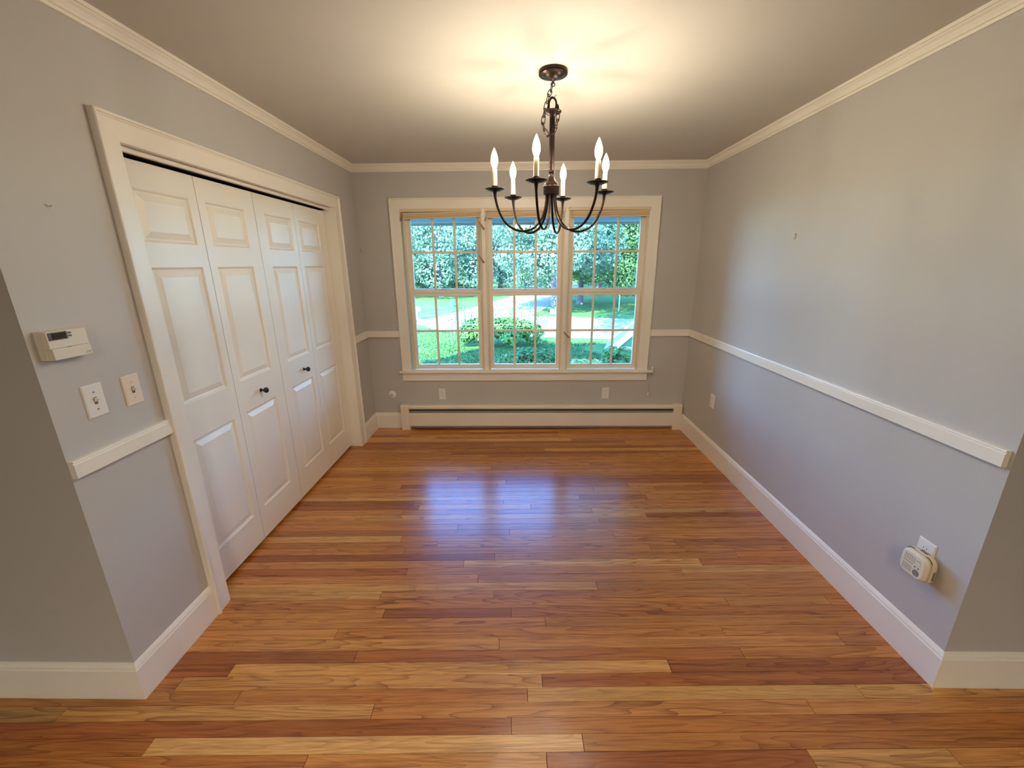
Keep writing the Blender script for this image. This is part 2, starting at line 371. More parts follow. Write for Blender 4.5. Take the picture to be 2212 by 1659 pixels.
for k in range(-12, 53):
    y = FY0+FW*(k+.5)
    a, bb = (-2.7, 3.0) if y < YR+.09 else (L-.16, R+.03)
    js = list(JOINTS.get(k, []))
    if not js or k < -1:
        x = a + rb.uniform(.3, 1.3)
        js = []
        while x < bb-.2: js.append(round(x,2)); x += rb.uniform(.7, 1.7)
    js = sorted(j for j in js if a+.05 < j < bb-.05)
    if a < -2:
        if js[0] - a > 1.6: js = [-2.05] + js if js[0] > -1.75 else js
        if bb - js[-1] > 1.6: js = js + [2.25]
    xs = [a]+js+[bb]
    off = -1 if (a < -2 and js and js[0] == -2.05) else 0
    for i in range(len(xs)-1): board(k, i+off, xs[i], xs[i+1])

# baseboards
BBP = [(0,0),(.016,0),(.016,.138),(.013,.143),(.0125,.150),(.008,.158),(.004,.163),(0,.165)]
def run(name, path, prof, label, cat, seg=None, mt=TRIM):
    """sweeps the whole path so mitres close, keeps only segment seg"""
    mb = MB(); mb.sweep([(*p, 0) for p in path], (0,0,1), prof, cap=True)
    if seg is not None:
        n = len(prof); vs = mb.v[seg*n:(seg+2)*n]
        mb = MB(); mb.rings([vs[:n], vs[n:]], True, False)
    return struct(mb.build(name, mt), label, cat)
pl = [(-3.6, YL), (L, YL), (L, 1.571)]
run('baseboard_front_left', pl, BBP, 'tall cream baseboard on the wall end at lower left', 'baseboard', 0)
run('baseboard_left', pl, BBP, 'short cream baseboard between lower left corner and closet casing', 'baseboard', 1)
pb = [(L, 3.567), (L, D), (-1.182, D)]
run('baseboard_left_far', pb, BBP, 'tiny cream baseboard between closet casing and back corner', 'baseboard', 0)
run('baseboard_back', pb, BBP, 'short cream baseboard left of the baseboard heater', 'baseboard', 1)
pr = [(R, D), (R, YR), (3.7, YR)]
run('baseboard_right', pr, BBP, 'long cream baseboard along the right wall', 'baseboard', 0)
run('baseboard_front_right', pr, BBP, 'shaded baseboard on the wall end at lower right', 'baseboard', 1)
# crown
CRP = [(0,2.378),(.009,2.378),(.011,2.386),(.005,2.388),(.005,2.391),(.0125,2.393),(.015,2.401),(.022,2.413),(.031,2.420),(.031,2.4235),(.039,2.425),(.041,2.437),(0,2.437)]
pc = [(-3.6, YL), (L, YL), (L, D), (R, D), (R, YR), (3.7, YR)]
for i, nm in enumerate(['front left wall end', 'left wall', 'back wall', 'right wall', 'front right wall end']):
    run('trim_%d' % (i+1), pc, CRP, 'narrow cream crown moulding along the ' + nm, 'moulding', i)
# chair rails
CHP = [(0,.937),(.018,.937),(.019,.939),(.019,.984),(.015,.987),(.015,.990),(.019,.992),(.017,.998),(0,.998)]
run('trim_6', [(L, YL+.002), (L, 1.571)], CHP, 'short cream chair rail stub left of the closet', 'chair rail')
run('trim_7', [(L, 3.567), (L, D), (-1.145, D)], CHP, 'cream chair rail scrap in the far left corner', 'chair rail', 0)
run('trim_8', [(L, 3.567), (L, D), (-1.145, D)], CHP, 'short cream chair rail between corner and window casing left side', 'chair rail', 1)
run('trim_9', [(1.247, D), (R, D), (R, YR+.012)], CHP, 'short cream chair rail right of the window casing', 'chair rail', 0)
run('trim_10', [(1.247, D), (R, D), (R, YR+.012)], CHP, 'long cream chair rail along the right wall', 'chair rail', 1)

# ------------------------------------------------------------------ closet casing, jambs, doors
CAS = [(0,0),(0,.024),(.003,.027),(.010,.027),(.0125,.021),(.016,.0205),(.0185,.0175),(.080,.014),(.088,.013),(.089,.011),(.089,0)]
mb = MB(); mb.sweep([(L,1.571,0),(L,1.571,2.126),(L,3.565,2.126),(L,3.565,0)], (1,0,0), CAS)
struct(mb.build('trim_11', TRIM), 'wide cream closet door casing with raised outer bead', 'casing')
mb = MB().box(L-.11, L+.004, 1.645, 1.6565, 0, 2.047).box(L-.11, L+.004, 3.4785, 3.49, 0, 2.047).box(L-.11, L+.004, 1.6565, 3.4785, 2.0415, 2.053)
struct(mb.build('trim_12', TRIM), 'cream closet jamb boards inside the casing', 'jamb')
mb = MB().box(L-.05, L-.032, 1.6565, 3.4785, 2.022, 2.0415)
struct(mb.build('trim_13', TRIM), 'thin cream stop strip hiding the bifold door track', 'trim')
mb = MB().box(L-.105, L-.075, 1.6565, 3.4785, 2.026, 2.0415)  # near-black strip stands in for the shaded gap above the doors
trk = struct(mb.build('trim_14', DARK), 'bifold track blackened as the shaded gap above the closet doors', 'track')
DX = L-.080                                   # face of the doors
ZS = [(.207,.811),(.988,1.599),(1.700,1.907)]
def bifold(i, y0, y1, so_, si):
    """so_/si: stile widths at low-y and high-y edge"""
    ys = [y0, y0+so_, y1-si, y1]; z0, z1 = .022, 2.012
    zs = [z0]+[z for p in ZS for z in p]+[z1]
    mb = MB(); xf, xb = DX, DX-.034
    for a in range(3):
        for c in range(len(zs)-1):
            if a == 1 and c % 2 == 1: continue
            mb.add([(xf,ys[a],zs[c]),(xf,ys[a+1],zs[c]),(xf,ys[a+1],zs[c+1]),(xf,ys[a],zs[c+1])], [(0,1,2,3)])
    e = .0015
    P = [(ys[0],z0),(ys[3],z0),(ys[3],z1),(ys[0],z1)]
    mb.rings([[(xf,*p) for p in P], [(xb,*p) for p in P]], False, False)
    mb.add([(xb,*p) for p in P], [(3,2,1,0)])
    d = mb.build('door_%d' % i, DOOR)
    struct(d, ['white bifold closet door panel nearest the camera', 'white bifold closet door panel, second from the camera, with black knob',
               'white bifold closet door panel, third from the camera, with black knob', 'white bifold closet door panel farthest from the camera'][i-1], 'door')
    for za, zb in ZS:
        rs = []
        for ins, dep in ((0,0),(.004,.002),(.009,.0075),(.015,.0085),(.017,.0085),(.044,.0015),(.0445,.0015)):
            rs.append([(xf-dep, ys[1]+ins, za+ins),(xf-dep, ys[2]-ins, za+ins),(xf-dep, ys[2]-ins, zb-ins),(xf-dep, ys[1]+ins, zb-ins)])
        pm = MB(); o = 0
        pm.rings(rs, False, False); n = len(pm.v); pm.f.append([n-4,n-3,n-2,n-1]); pm.sm.append(False)
        pm.build('raised_panel', DOOR, d)
    return d
g = .0018
seam = [1.6595, 2.115, 2.562, 3.007, 3.4735]
st = [(.108,.047),(.050,.094),(.094,.050),(.047,.110)]
doors = []
for i in range(4):
    doors.append(bifold(i+1, seam[i]+g, seam[i+1]-g, *st[i]))
for i, ky in ((1, 2.326), (2, 2.837)):
    kb = MB().lathe([(.0001,0),(.011,0),(.0115,.003),(.007,.006),(.006,.016),(.010,.020),(.0155,.026),(.017,.033),(.0155,.040),(.009,.045),(.0001,.0465)], (DX,ky,.893), 'x', 18, True, False)
    tag(kb.build('knob', BLACK, doors[i]), 'round black knob')

# ------------------------------------------------------------------ triple window
WC = [(0,0),(0,.022),(.003,.0245),(.009,.0245),(.0115,.019),(.015,.0185),(.0175,.0165),(.085,.0145),(.0915,.013),(.0915,0)]
mb = MB(); mb.sweep([(-1.1435,D,.605),(-1.1435,D,2.166),(1.2465,D,2.166),(1.2465,D,.605)], (0,-1,0), WC)
struct(mb.build('trim_15', TRIM), 'cream casing framing the triple window', 'casing')
mb = MB().cbox(-1.166, 1.288, D-.046, D+.028, .584, .605, 1, -1, .004)
struct(mb.build('window_sill', TRIM), 'cream window stool projecting below the triple window', 'sill')
mb = MB().sweep([(1.2465,D,.584),(-1.1435,D,.584)], (0,-1,0), [(0,0),(0,.018),(-.078,.018),(-.084,.013),(-.084,0)])
struct(mb.build('trim_16', TRIM), 'cream apron board under the window stool', 'apron')
mb = MB().box(WX0, WX0+.014, D, D+.13, .605, WZ1).box(WX1-.014, WX1, D, D+.13, .605, WZ1).box(WX0+.014, WX1-.014, D, D+.13, WZ1-.014, WZ1).box(WX0, WX1, D+.028, D+.15, .585, .606)
struct(mb.build('trim_17', TRIM), 'cream jamb lining inside the window opening', 'jamb')
for n, (xa, xb) in enumerate(((-.337,-.291),(.409,.454))):
    mb = MB().box(xa, xb, D, D+.13, .606, WZ1-.014).cbox(xa+.004, xb-.004, D-.012, D, .606, WZ1-.014, 1, -1, .003)
    struct(mb.build('trim_%d' % (18+n), TRIM), ['cream mullion post between left and middle windows', 'cream mullion post between middle and right windows'][n], 'mullion')
def bar_frame(x0, x1, z0, z1, y0, y1, sl_, bot, top):
    mb = MB(); mb.box(x0, x0+sl_, y0, y1, z0, z1).box(x1-sl_, x1, y0, y1, z0, z1).box(x0+sl_, x1-sl_, y0, y1, z0, z0+bot).box(x0+sl_, x1-sl_, y0, y1, z1-top, z1)
    return mb
def sash(name, win, cx, z0, z1, y0, bot, top):
    x0, x1, s_ = cx-.345, cx+.345, .045; y1 = y0+.034
    o = bar_frame(x0, x1, z0, z1, y0, y1, s_, bot, top).build(name, SASH, win)
    gx0, gx1, gz0, gz1 = x0+s_, x1-s_, z0+bot, z1-top; gw = (gx1-gx0)/3; gh = (gz1-gz0)/2; mw = .0105
    for i in (1, 2):
        mb = MB().cbox(gx0+gw*i-mw, gx0+gw*i+mw, y0+.005, y0+.015, gz0, gz1, 1, -1, .004); mb.build('muntin', SASH, o)
    mb = MB().cbox(gx0, gx1, y0+.0045, y0+.0145, gz0+gh-mw, gz0+gh+mw, 1, -1, .004); mb.build('muntin', SASH, o)
    for i in range(3):
        for j in range(2):
            mb = MB().box(gx0+gw*i, gx0+gw*(i+1), y0+.016, y0+.019, gz0+gh*j, gz0+gh*(j+1)); mb.build('pane', GLASS, o)
    return o
for n, cx in enumerate((-.687, .059, .804)):
    win = empty('window_%d' % (n+1), (0,0,0)); struct(win, ['left', 'middle', 'right'][n] + ' double hung window with six panes over six panes', 'window')
    fm = MB().box(cx-.352, cx-.345, D+.012, D+.11, .606, 2.081).box(cx+.345, cx+.352, D+.012, D+.11, .606, 2.081)
    fm.box(cx-.345, cx-.333, D+.012, D+.026, .606, 2.081).box(cx+.333, cx+.345, D+.012, D+.026, .606, 2.081)
    fm.build('jamb_track', SHADEW, win)
    lo_ = sash('lower_sash', win, cx, .612, 1.370, D+.030, .046, .052)
    MB().cbox(cx-.345, cx+.345, D+.022, D+.032, 1.347, 1.370, 1, -1, .003).build('check_rail_lip', SASH, lo_)
    lk = MB().lathe([(.0001,0),(.014,0),(.014,.006),(.010,.012),(.0001,.013)], (cx-.005, D+.047, 1.370), 'z', 14, True, False)
    lk.box(cx-.034, cx+.012, D+.040, D+.054, 1.370, 1.377)
    lk.build('sash_lock', SHADEW, lo_)
    sash('upper_sash', win, cx, 1.340, 2.081, D+.068, .044, .042)

# ------------------------------------------------------------------ raised blinds
def blind(n, cx, hw, tilt, label):
    root = empty('window_blind', (cx, D+.002, 2.079), label, 'blind', 'raised blinds at the top of the windows')
    hr = MB().box(-hw, hw, -.016, .024, -.026, 0).box(-hw, hw, -.020, -.016, -.024, -.013)
    hr.build('headrail', SHADEW, root)
    for s_ in (-1, 1):
        MB().cbox(s_*hw-.012, s_*hw+.012, -.022, .024, -.030, 0, 1, -1, .002).build('end_bracket', SHADEW, root)
    # stacked folds of the pleated fabric
    prof = []
    z = -.034
    pts = [(.020, -.034)]
    for k in range(6):
        pts.append((-.017 if k % 2 == 0 else -.013, -.036 - k*.006))
    pts.append((.020, -.068))
    pm = MB(); pm.rings([[(x, a, z_ + x*tilt) for a, z_ in pts] for x in (-hw+.012, hw-.004)], True, False)
    pm.build('pleated_stack', SHADE, root)
    tr = MB(); tr.rings([[(x, a, z_ + x*tilt) for a, z_ in ((.020,-.029),(-.018,-.029),(-.021,-.032),(-.021,-.039),(.020,-.039))] for x in (-hw+.012, hw-.004)], True, False)
    tr.build('top_slat', SHADEW, root)
    br = MB(); br.rings([[(x, a, z_ + x*tilt) for a, z_ in ((.020,-.068),(-.018,-.068),(-.021,-.070),(-.021,-.078),(-.018,-.080),(.020,-.080))] for x in (-hw+.010, hw-.002)], True, False)
    br.build('bottom_rail', SHADEW, root)
    return root
def stick(root, a, c, r0, r1, name='wooden_tassel'):
    a = Vector(a)-root.location; c = Vector(c)-root.location
    o = MB().tube([a, a.lerp(c,.08), a.lerp(c,.92), c], [r0*.7, r0, r1, r1*.8], 8).build(name, WOODT, root); tag(o, 'brown wooden cord tassel')
def cordp(root, pts, r=.0016):
    MB().tube([Vector(p)-root.location for p in pts], r, 6).build('pull_cord', CORD, root)
def bead(root, p, r=.006):
    q = Vector(p)-root.location
    MB().lathe([(.0001,-.012),(r,-.010),(r*.9,0),(r*.5,.010),(.0001,.012)], q, 'z', 10, True, False).build('cord_bead', CORD, root)
b1 = blind(1, -.687, .350, .020, 'raised tan pleated blind over the left window, hanging slightly low on its left')
b2 = blind(2, .059, .348, .004, 'raised tan pleated blind over the middle window, behind the chandelier arms')
b3 = blind(3, .804, .348, .004, 'raised tan pleated blind over the right window')
yc = D-.030
cordp(b1, [(-.338,yc+.012,2.03),(-.340,yc+.008,1.95),(-.343,yc+.010,1.70),(-.345,yc+.012,1.40),(-.347,yc+.014,1.385)])
stick(b1, (-.352,yc,1.969), (-.304,yc,1.900), .005, .009)
stick(b1, (-.356,yc,1.680), (-.312,yc,1.616), .005, .009)
stick(b1, (-1.036,yc+.004,2.036), (-1.046,yc+.004,1.975), .006, .007)
stick(b2, (-.285,yc,2.007), (-.298,yc,1.969), .005, .006)
cordp(b2, [(-.290,yc+.01,2.02),(-.292,yc+.006,1.60),(-.289,yc+.006,1.20),(-.287,yc+.012,.68)]); bead(b2, (-.292,yc+.006,1.579)); bead(b2, (-.289,yc+.006,1.187), .007)
cordp(b3, [(.450,yc+.014,2.02),(.446,yc+.010,1.35),(.441,yc+.006,.95),(.440,yc+.006,.87)])
stick(b3, (.425,yc,.983), (.481,yc,.926), .006, .007); bead(b3, (.443,yc,.912), .008); bead(b3, (.434,yc,.880), .007)
# cord on the right of the casing
pcx = empty('shade_cord', (1.272, D-.006, .605), 'thin white shade cord hanging from a cleat right of the window', 'cord')
MB().tube([(-.020,0,.39),(-.016,0,.20),(-.008,-.012,.03),(0,-.016,0),(.002,-.010,-.06),(.006,-.004,-.22)], .0015, 6).build('cord', CORD, pcx)
MB().lathe([(.0001,-.022),(.006,-.021),(.008,-.004),(.005,.012),(.0001,.016)], (.006,-.006,-.242), 'z', 12, True, False).build('tassel', PLATE, pcx)
mb = MB().box(.017,.025,-.028,0,-.024,.034).cbox(.015,.030,-.036,-.024,-.020,-.012,1,-1,.002).cbox(.015,.030,-.036,-.024,.020,.028,1,-1,.002)
mb.build('cleat', TRIM, pcx)

# ------------------------------------------------------------------ baseboard heater
ht = empty('baseboard_heater', (.215, D, 0), 'long cream hydronic baseboard heater under the window', 'heater')
hx = 1.394
mb = MB(); bx = hx-.082
mb.rings([[(x,-.004,.255),(x,-.058,.255),(x,-.066,.247),(x,-.066,.225),(x,-.060,.225),(x,-.060,.246),(x,-.010,.246),(x,-.010,.02),(x,-.004,.02)] for x in (-bx, bx)], True, False)
mb.build('back_panel', HEATER, ht)
mb = MB(); mb.rings([[(x,-.062,.178),(x,-.066,.172),(x,-.066,.046),(x,-.062,.040),(x,-.052,.040),(x,-.052,.178)] for x in (-bx, bx)], True, False)
mb.build('front_panel', HEATER, ht)
mb = MB(); mb.rings([[(x,-.056,.214),(x,-.030,.190),(x,-.028,.192),(x,-.054,.217)] for x in (-bx, bx)], True, False)
mb.build('damper', FIN, ht)
mb = MB().box(-bx, bx, -.048, -.012, .07, .165)
mb.build('fin_tube', FIN, ht)
for s_ in (-1, 1):
    xa, xb = (-hx, -bx) if s_ < 0 else (bx, hx)
    mb = MB(); mb.rings([[(x,-.002,.262),(x,-.060,.262),(x,-.070,.251),(x,-.070,.002),(x,-.002,.002)] for x in (xa, xb)], True, False)
    mb.build('end_cap', HEATER, ht)

# ------------------------------------------------------------------ switch plates, outlets, jack
def on_wall(o, wall):          # local frame: x along wall to the viewer's right, y out of the wall, z up
    if wall == 'left': o.rotation_euler = (0,0,-math.pi/2)
    elif wall == 'right': o.rotation_euler = (0,0,math.pi/2)
    else: o.rotation_euler = (0,0,math.pi)
    # local +y points into the room
    return o
def plate_mb(hw=.035, hh=.057, t=.0055):
    mb = MB(); mb.rings([[(-hw,0,-hh),(hw,0,-hh),(hw,0,hh),(-hw,0,hh)], [(-hw,t*.5,-hh),(hw,t*.5,-hh),(hw,t*.5,hh),(-hw,t*.5,hh)],
        [(-hw+.003,t,-hh+.003),(hw-.003,t,-hh+.003),(hw-.003,t,hh-.003),(-hw+.003,t,hh-.003)]], True, False)
    return mb
def screw(root, z, t=.0055, mt=PLATE):
    MB().lathe([(.0001,0),(.0032,0),(.003,.0012),(.0001,.0014)], (0,t,z), 'y', 12, True, False).build('screw', mt, root)
    MB().box(-.0026,.0026,t+.0011,t+.0016,z-.0004,z+.0004).build('screw_slot', INK, root)
def switch(loc, mt, label):
    r = empty('light_switch', loc, label, 'switch'); on_wall(r, 'left')
    plate_mb().build('wall_plate', mt, r)
    MB().box(-.0055,.0055,.0054,.0060,-.0125,.0125).build('toggle_slot', BTN if mt is PLATE else INK, r)
    tg = MB(); tg.rings([[(-.0045,.004,-.006),(.0045,.004,-.006),(.0045,.004,.010),(-.0045,.004,.010)], [(-.004,.017,.006),(.004,.017,.006),(.004,.016,.0135),(-.004,.016,.0135)]], True, False)
    tg.build('toggle', mt, r)
    screw(r, .030, .0055, SCREW if mt is PLATE else mt); screw(r, -.030, .0055, SCREW if mt is PLATE else mt)
    return r
switch((L, 1.322, 1.162), PLATE, 'white toggle light switch below the thermostat')
switch((L, 1.464, 1.158), ALMOND, 'almond toggle light switch beside the closet casing')
def outlet(loc, wall, label):
    r = empty('wall_outlet', loc, label, 'outlet'); on_wall(r, wall)
    plate_mb().build('wall_plate', PLATE, r)
    for dz in (-.0195, .0195):
        rec = MB(); pts = []
        for k in range(24):
            a = 2*math.pi*k/24; pts.append((.0172*math.cos(a), max(-.0135, min(.0135, .0172*math.sin(a)))))
        rec.rings([[(x,.005,z+dz) for x, z in pts], [(x*.97,.0068,z*.97+dz) for x, z in pts]], True, False)
        rc = rec.build('receptacle', PLATE, r)
        for dx, h in ((-.0065,.0042),(.0065,.0034)):
            MB().box(dx-.0011, dx+.0011, .0066, .0071, dz+.004-h, dz+.004+h).build('blade_slot', DARK, rc)
        MB().lathe([(.0001,.0066),(.0024,.0066),(.0024,.0071),(.0001,.0071)], (0,0,dz-.0075), 'y', 10, False, False).build('ground_hole', DARK, rc)
    screw(r, 0)
    return r
outlet((-.766, D, .359), 'back', 'white duplex outlet under the left window')
outlet((.858, D, .367), 'back', 'white duplex outlet under the right window')
outlet((R, 3.313, .485), 'right', 'white duplex outlet on the right wall near the far corner')
outlet((R, 1.424, .477), 'right', 'white duplex outlet with a plug-in alarm on the near right wall')
r = empty('cable_jack', (-1.27, D, .357), 'round white cable hole cover near the left back corner', 'jack'); on_wall(r, 'back')
MB().lathe([(.0001,0),(.039,0),(.039,.003),(.034,.006),(.014,.009),(.012,.012),(.0001,.012)], (0,0,0), 'y', 28, True, False).build('cover', PLATE, r)
MB().lathe([(.0001,.0118),(.005,.0118),(.005,.0128),(.0001,.0128)], (0,0,0), 'y', 12, False, False).build('hole', DARK, r)

# ------------------------------------------------------------------ thermostat
th = empty('thermostat', (L, 1.270, 1.371), 'beige digital wall thermostat with a small dark display', 'thermostat'); on_wall(th, 'left')
mb = MB(); hw, hh = .062, .0445
mb.rings([[(-hw-.001,0,-hh+.001),(hw,0,-hh+.001),(hw,0,hh),(-hw-.001,0,hh)], [(-hw-.001,.022,-hh+.001),(hw,.022,-hh+.001),(hw,.022,hh),(-hw-.001,.022,hh)]], True, False)
mb.build('base', IVORY, th)
mb = MB(); mb.rings([[(-hw+.001,.022,-.0095),(hw,.022,-.0095),(hw,.022,hh),(-hw+.001,.022,hh)], [(-hw+.004,.033,-.0095),(hw-.002,.033,-.0095),(hw-.002,.033,hh-.003),(-hw+.004,.033,hh-.003)]], True, False)
mb.build('upper_cover', IVORY, th)
mb = MB(); mb.rings([[(-hw+.006,.020,-hh-.002),(hw,.020,-hh-.002),(hw,.020,-.0105),(-hw+.006,.020,-.0105)], [(-hw+.008,.0345,-hh),(hw-.001,.0345,-hh),(hw-.001,.0345,-.0105),(-hw+.008,.0345,-.0105)]], True, False)
dr = mb.build('flip_door', IVORY, th)
MB().box(-.010,.002,.0330,.0350,-.0112,-.0098).build('finger_notch', BTN, dr)
MB().box(-.0545,.0015,.0325,.0338,.015,.039).build('display_bezel', LCDF, th)
MB().box(-.044,-.003,.0335,.0342,.018,.036).build('display_glass', LCD, th)
for dz in (.0325, .0235):
    mb = MB(); mb.rings([[(.0085+.0055*math.cos(a)*1.0, y, dz+.0032*math.sin(a)) for a in [2*math.pi*k/16 for k in range(16)]] for y in (.0325,.0345)], True, False)
    mb.build('button', BTN, th)
def text(body, size, parent, loc, rot, mt, shear=0.0, name='lettering'):
    cu = bpy.data.curves.new(name, 'FONT'); cu.body = body; cu.size = size; cu.extrude = .0001; cu.shear = shear; cu.align_x = 'CENTER'; cu.align_y = 'CENTER'; cu.resolution_u = 3
    tmp = bpy.data.objects.new('text_source', cu); COL.objects.link(tmp)
    me = bpy.data.meshes.new_from_object(tmp.evaluated_get(bpy.context.evaluated_depsgraph_get()))
    bpy.data.objects.remove(tmp); bpy.data.curves.remove(cu)
    me.name = name; me.materials.clear(); me.materials.append(mt)
    o = bpy.data.objects.new(name, me); COL.objects.link(o); o.parent = parent; o.location = loc; o.rotation_euler = rot
    return o
def mirror_x(root):
    for c in root.children_recursive:
        if c.type == 'MESH':
            c.data.transform(Matrix.Scale(-1, 4, (1, 0, 0))); c.data.flip_normals()
mirror_x(th)
text('LUX', .0075, dr, (-.050,.0347,-.036), (math.pi/2,0,math.pi), INK, .35)
for k in range(3): MB().box(-.0435+k*.0025,-.042+k*.0025,.0345,.0347,-.0392+k*.0006,-.0385+k*.0006).build('printed_mark', INK, dr)

# ------------------------------------------------------------------ plug-in alarm
pa = empty('plug_in_alarm', (R-.0075, 1.409, .437), 'yellowed plug-in carbon monoxide alarm on the near right outlet', 'alarm'); on_wall(pa, 'right')
def sq(hw, hh, r, y, n=5, cx=0, cz=0):
    out = []
    for qx, qz, a0 in ((1,1,0),(-1,1,90),(-1,-1,180),(1,-1,270)):
        for k in range(n+1):
            a = math.radians(a0+90*k/n); out.append((cx+qx*(hw-r)+r*math.cos(a), y, cz+qz*(hh-r)+r*math.sin(a)))
    return out
mb = MB(); mb.rings([sq(.050,.050,.028,.002), sq(.056,.056,.03,.008), sq(.057,.057,.03,.026), sq(.0555,.0555,.03,.0275)], True, True)
mb.build('back_shell', YELLOWED, pa)
mb = MB(); mb.rings([sq(.0545,.0545,.03,.0278), sq(.053,.053,.028,.040), sq(.048,.048,.025,.047), sq(.044,.044,.022,.0485)], True, True)
fr = mb.build('front_cover', YELLOWFACE, pa)
MB().box(-.012,.012,-.004,.004,-.010,.010).build('plug', BTN, pa)
for s_ in (-1, 1):
    arc = [(s_*.0553*math.cos(math.radians(t)) if False else s_*(.027+.0285*math.cos(math.radians(t))), .0278, .027+.0285*math.sin(math.radians(t))) for t in range(25, 96, 10)]
    MB().tube(arc, .0011, 6).build('seam_slot', DARK, pa)
for gx in (0,):
    for row in range(5):
        for c in range(5):
            MB().box(-.036+c*.0095,-.0295+c*.0095,.0483,.0490,.010+row*.0055,.0116+row*.0055).build('vent_slot', BTN, fr)
            MB().box(-.036+c*.0080,-.0300+c*.0080,.0483,.0490,-.034+row*.0055,-.0324+row*.0055).build('vent_slot', BTN, fr)
MB().box(-.037,.004,.0483,.0491,.0015,.0032).build('printed_line', INK, fr)
MB().lathe([(.0001,.0484),(.014,.0484),(.014,.0490),(.0001,.0490)], (.022,0,-.024), 'y', 24, False, False).build('sounder_grille', mat('grille_grey', (.45,.42,.33), .5, var=.05), fr)
for q in range(3):
    MB().tube([((.022+(.004+.0035*q)*math.cos(a)), .0491, -.024+(.004+.0035*q)*math.sin(a)) for a in [2*math.pi*k/18 for k in range(18)]], .0006, 5, closed=True).build('grille_ring', DARK, fr)
MB().cbox(.010,.034,.0480,.0495,.008,.024,1,1,.0015).build('test_button', YELLOWFACE, fr)
MB().box(.012,.032,.0483,.0490,.0275,.0287).build('printed_line', INK, fr)
for dx in (.013, .027):
    MB().lathe([(.0001,.0483),(.0026,.0483),(.0022,.0497),(.0001,.0500)], (dx,0,-.001), 'y', 10, True, False).build('indicator', DARK, fr)
for k, wd in enumerate((.004,.003,.003,.0035,.003,.004)):
    x = -.012+k*.0048
    MB().box(x, x+wd, .016 if k else .0175, .0205, .0566, .0575).build('printed_word', INK, pa)
for k in range(6):
    MB().box(-.016+k*.006,-.013+k*.006,.006,.013,.0566,.0574).build('top_vent', BTN, pa)
for k in range(7):
    MB().box(.0566,.0575,.011+(k%2)*.001,.019,-.030+k*.0056,-.0265+k*.0056).build('side_print', INK, pa)

mirror_x(pa)
# ------------------------------------------------------------------ nails and marks on the walls
def nail(loc, wall, label, name='wall_nail'):
    r = empty(name, loc, label, 'nail'); on_wall(r, wall); return r
r = nail((L, 1.359, 1.783), 'left', 'small bare nail hook on the upper left wall', 'picture_nail')
MB().tube([(-.010,.001,.004),(-.004,.004,.001),(0,.006,-.002),(.004,.004,.001),(.010,.001,.005)], .0012, 6).build('hook', SCREW, r)
r = nail((R, 2.589, 1.748), 'right', 'small brass picture hook nailed to the right wall', 'picture_hook')
MB().tube([(0,.001,.016),(0,.001,-.010),(0,.004,-.016),(0,.010,-.014),(0,.012,-.008)], .0022, 6).build('hook', mat('brass', (.6,.45,.2), .3, 1.0, var=.02), r)
MB().lathe([(.0001,0),(.0045,0),(.004,.004),(.0001,.005)], (0,.001,.010), 'y', 10, True, False).build('nail', SCREW, r)
r = nail((-1.436, D, 1.733), 'back', 'pair of tiny screws in the left back corner above the chair rail', 'wall_screw')
MB().lathe([(.0001,0),(.004,0),(.0035,.003),(.0001,.004)], (0,0,.008), 'y', 10, True, False).lathe([(.0001,0),(.004,0),(.0035,.003),(.0001,.004)], (0,0,-.010), 'y', 10, True, False).build('screw_head', BTN, r)
r = nail((1.436, D, 1.731), 'back', 'single tiny nail on the back wall right of the window', 'wall_nail')
MB().lathe([(.0001,0),(.003,0),(.003,.004),(.0001,.005)], (0,0,0), 'y', 10, True, False).build('nail_head', BTN, r)

# ------------------------------------------------------------------ chandelier
CX, CY = .158, 2.178
ch = empty('chandelier', (CX, CY, H), 'six-armed dark bronze candle chandelier hanging from the ceiling', 'chandelier')
def zz(z): return z-H
MB().lathe([(.0001,zz(2.437)),(.064,zz(2.437)),(.0655,zz(2.434)),(.0655,zz(2.421)),(.063,zz(2.4185)),(.047,zz(2.418)),(.045,zz(2.416)),(.036,zz(2.409)),(.018,zz(2.4045)),(.011,zz(2.403)),(.0105,zz(2.398)),(.006,zz(2.396)),(.0055,zz(2.386)),(.0001,zz(2.385))], (0,0,0), 'z', 36, True, False).build('canopy', BRONZE, ch)
MB().tube([(.009*math.cos(a), .003*math.sin(a), zz(2.383)+.009*math.sin(a)) for a in [2*math.pi*k/14 for k in range(14)]], .0022, 6, closed=True).build('canopy_hook', BRONZE, ch)
# hub and stem
MB().lathe([(.0001,zz(2.281)),(.020,zz(2.281)),(.036,zz(2.279)),(.042,zz(2.275)),(.041,zz(2.272)),(.028,zz(2.266)),(.016,zz(2.260)),(.0125,zz(2.252)),(.0001,zz(2.250))], (0,0,0), 'z', 28, True, False).build('top_cup', BRONZE, ch)
fl_ = MB(); n = 32; rs = []
for z, r in ((2.255,.0115),(2.03,.0115)):
    rs.append([((r+(.0011 if k % 2 else -.0007))*math.cos(2*math.pi*k/n), (r+(.0011 if k % 2 else -.0007))*math.sin(2*math.pi*k/n), zz(z)) for k in range(n)])
fl_.rings(rs, True, False); fl_.build('fluted_stem', BRONZE, ch)
MB().lathe([(.0115,zz(2.032)),(.0155,zz(2.030)),(.0165,zz(2.025)),(.0145,zz(2.020)),(.0125,zz(2.018)),(.0125,zz(2.005)),(.015,zz(1.994)),(.021,zz(1.983)),(.030,zz(1.976)),(.033,zz(1.972)),(.0325,zz(1.968)),(.037,zz(1.965)),(.0405,zz(1.960)),(.0395,zz(1.956)),(.0385,zz(1.953)),(.0385,zz(1.925)),(.037,zz(1.922)),(.0001,zz(1.922))], (0,0,0), 'z', 32, True, False).build('hub', BRONZE, ch)
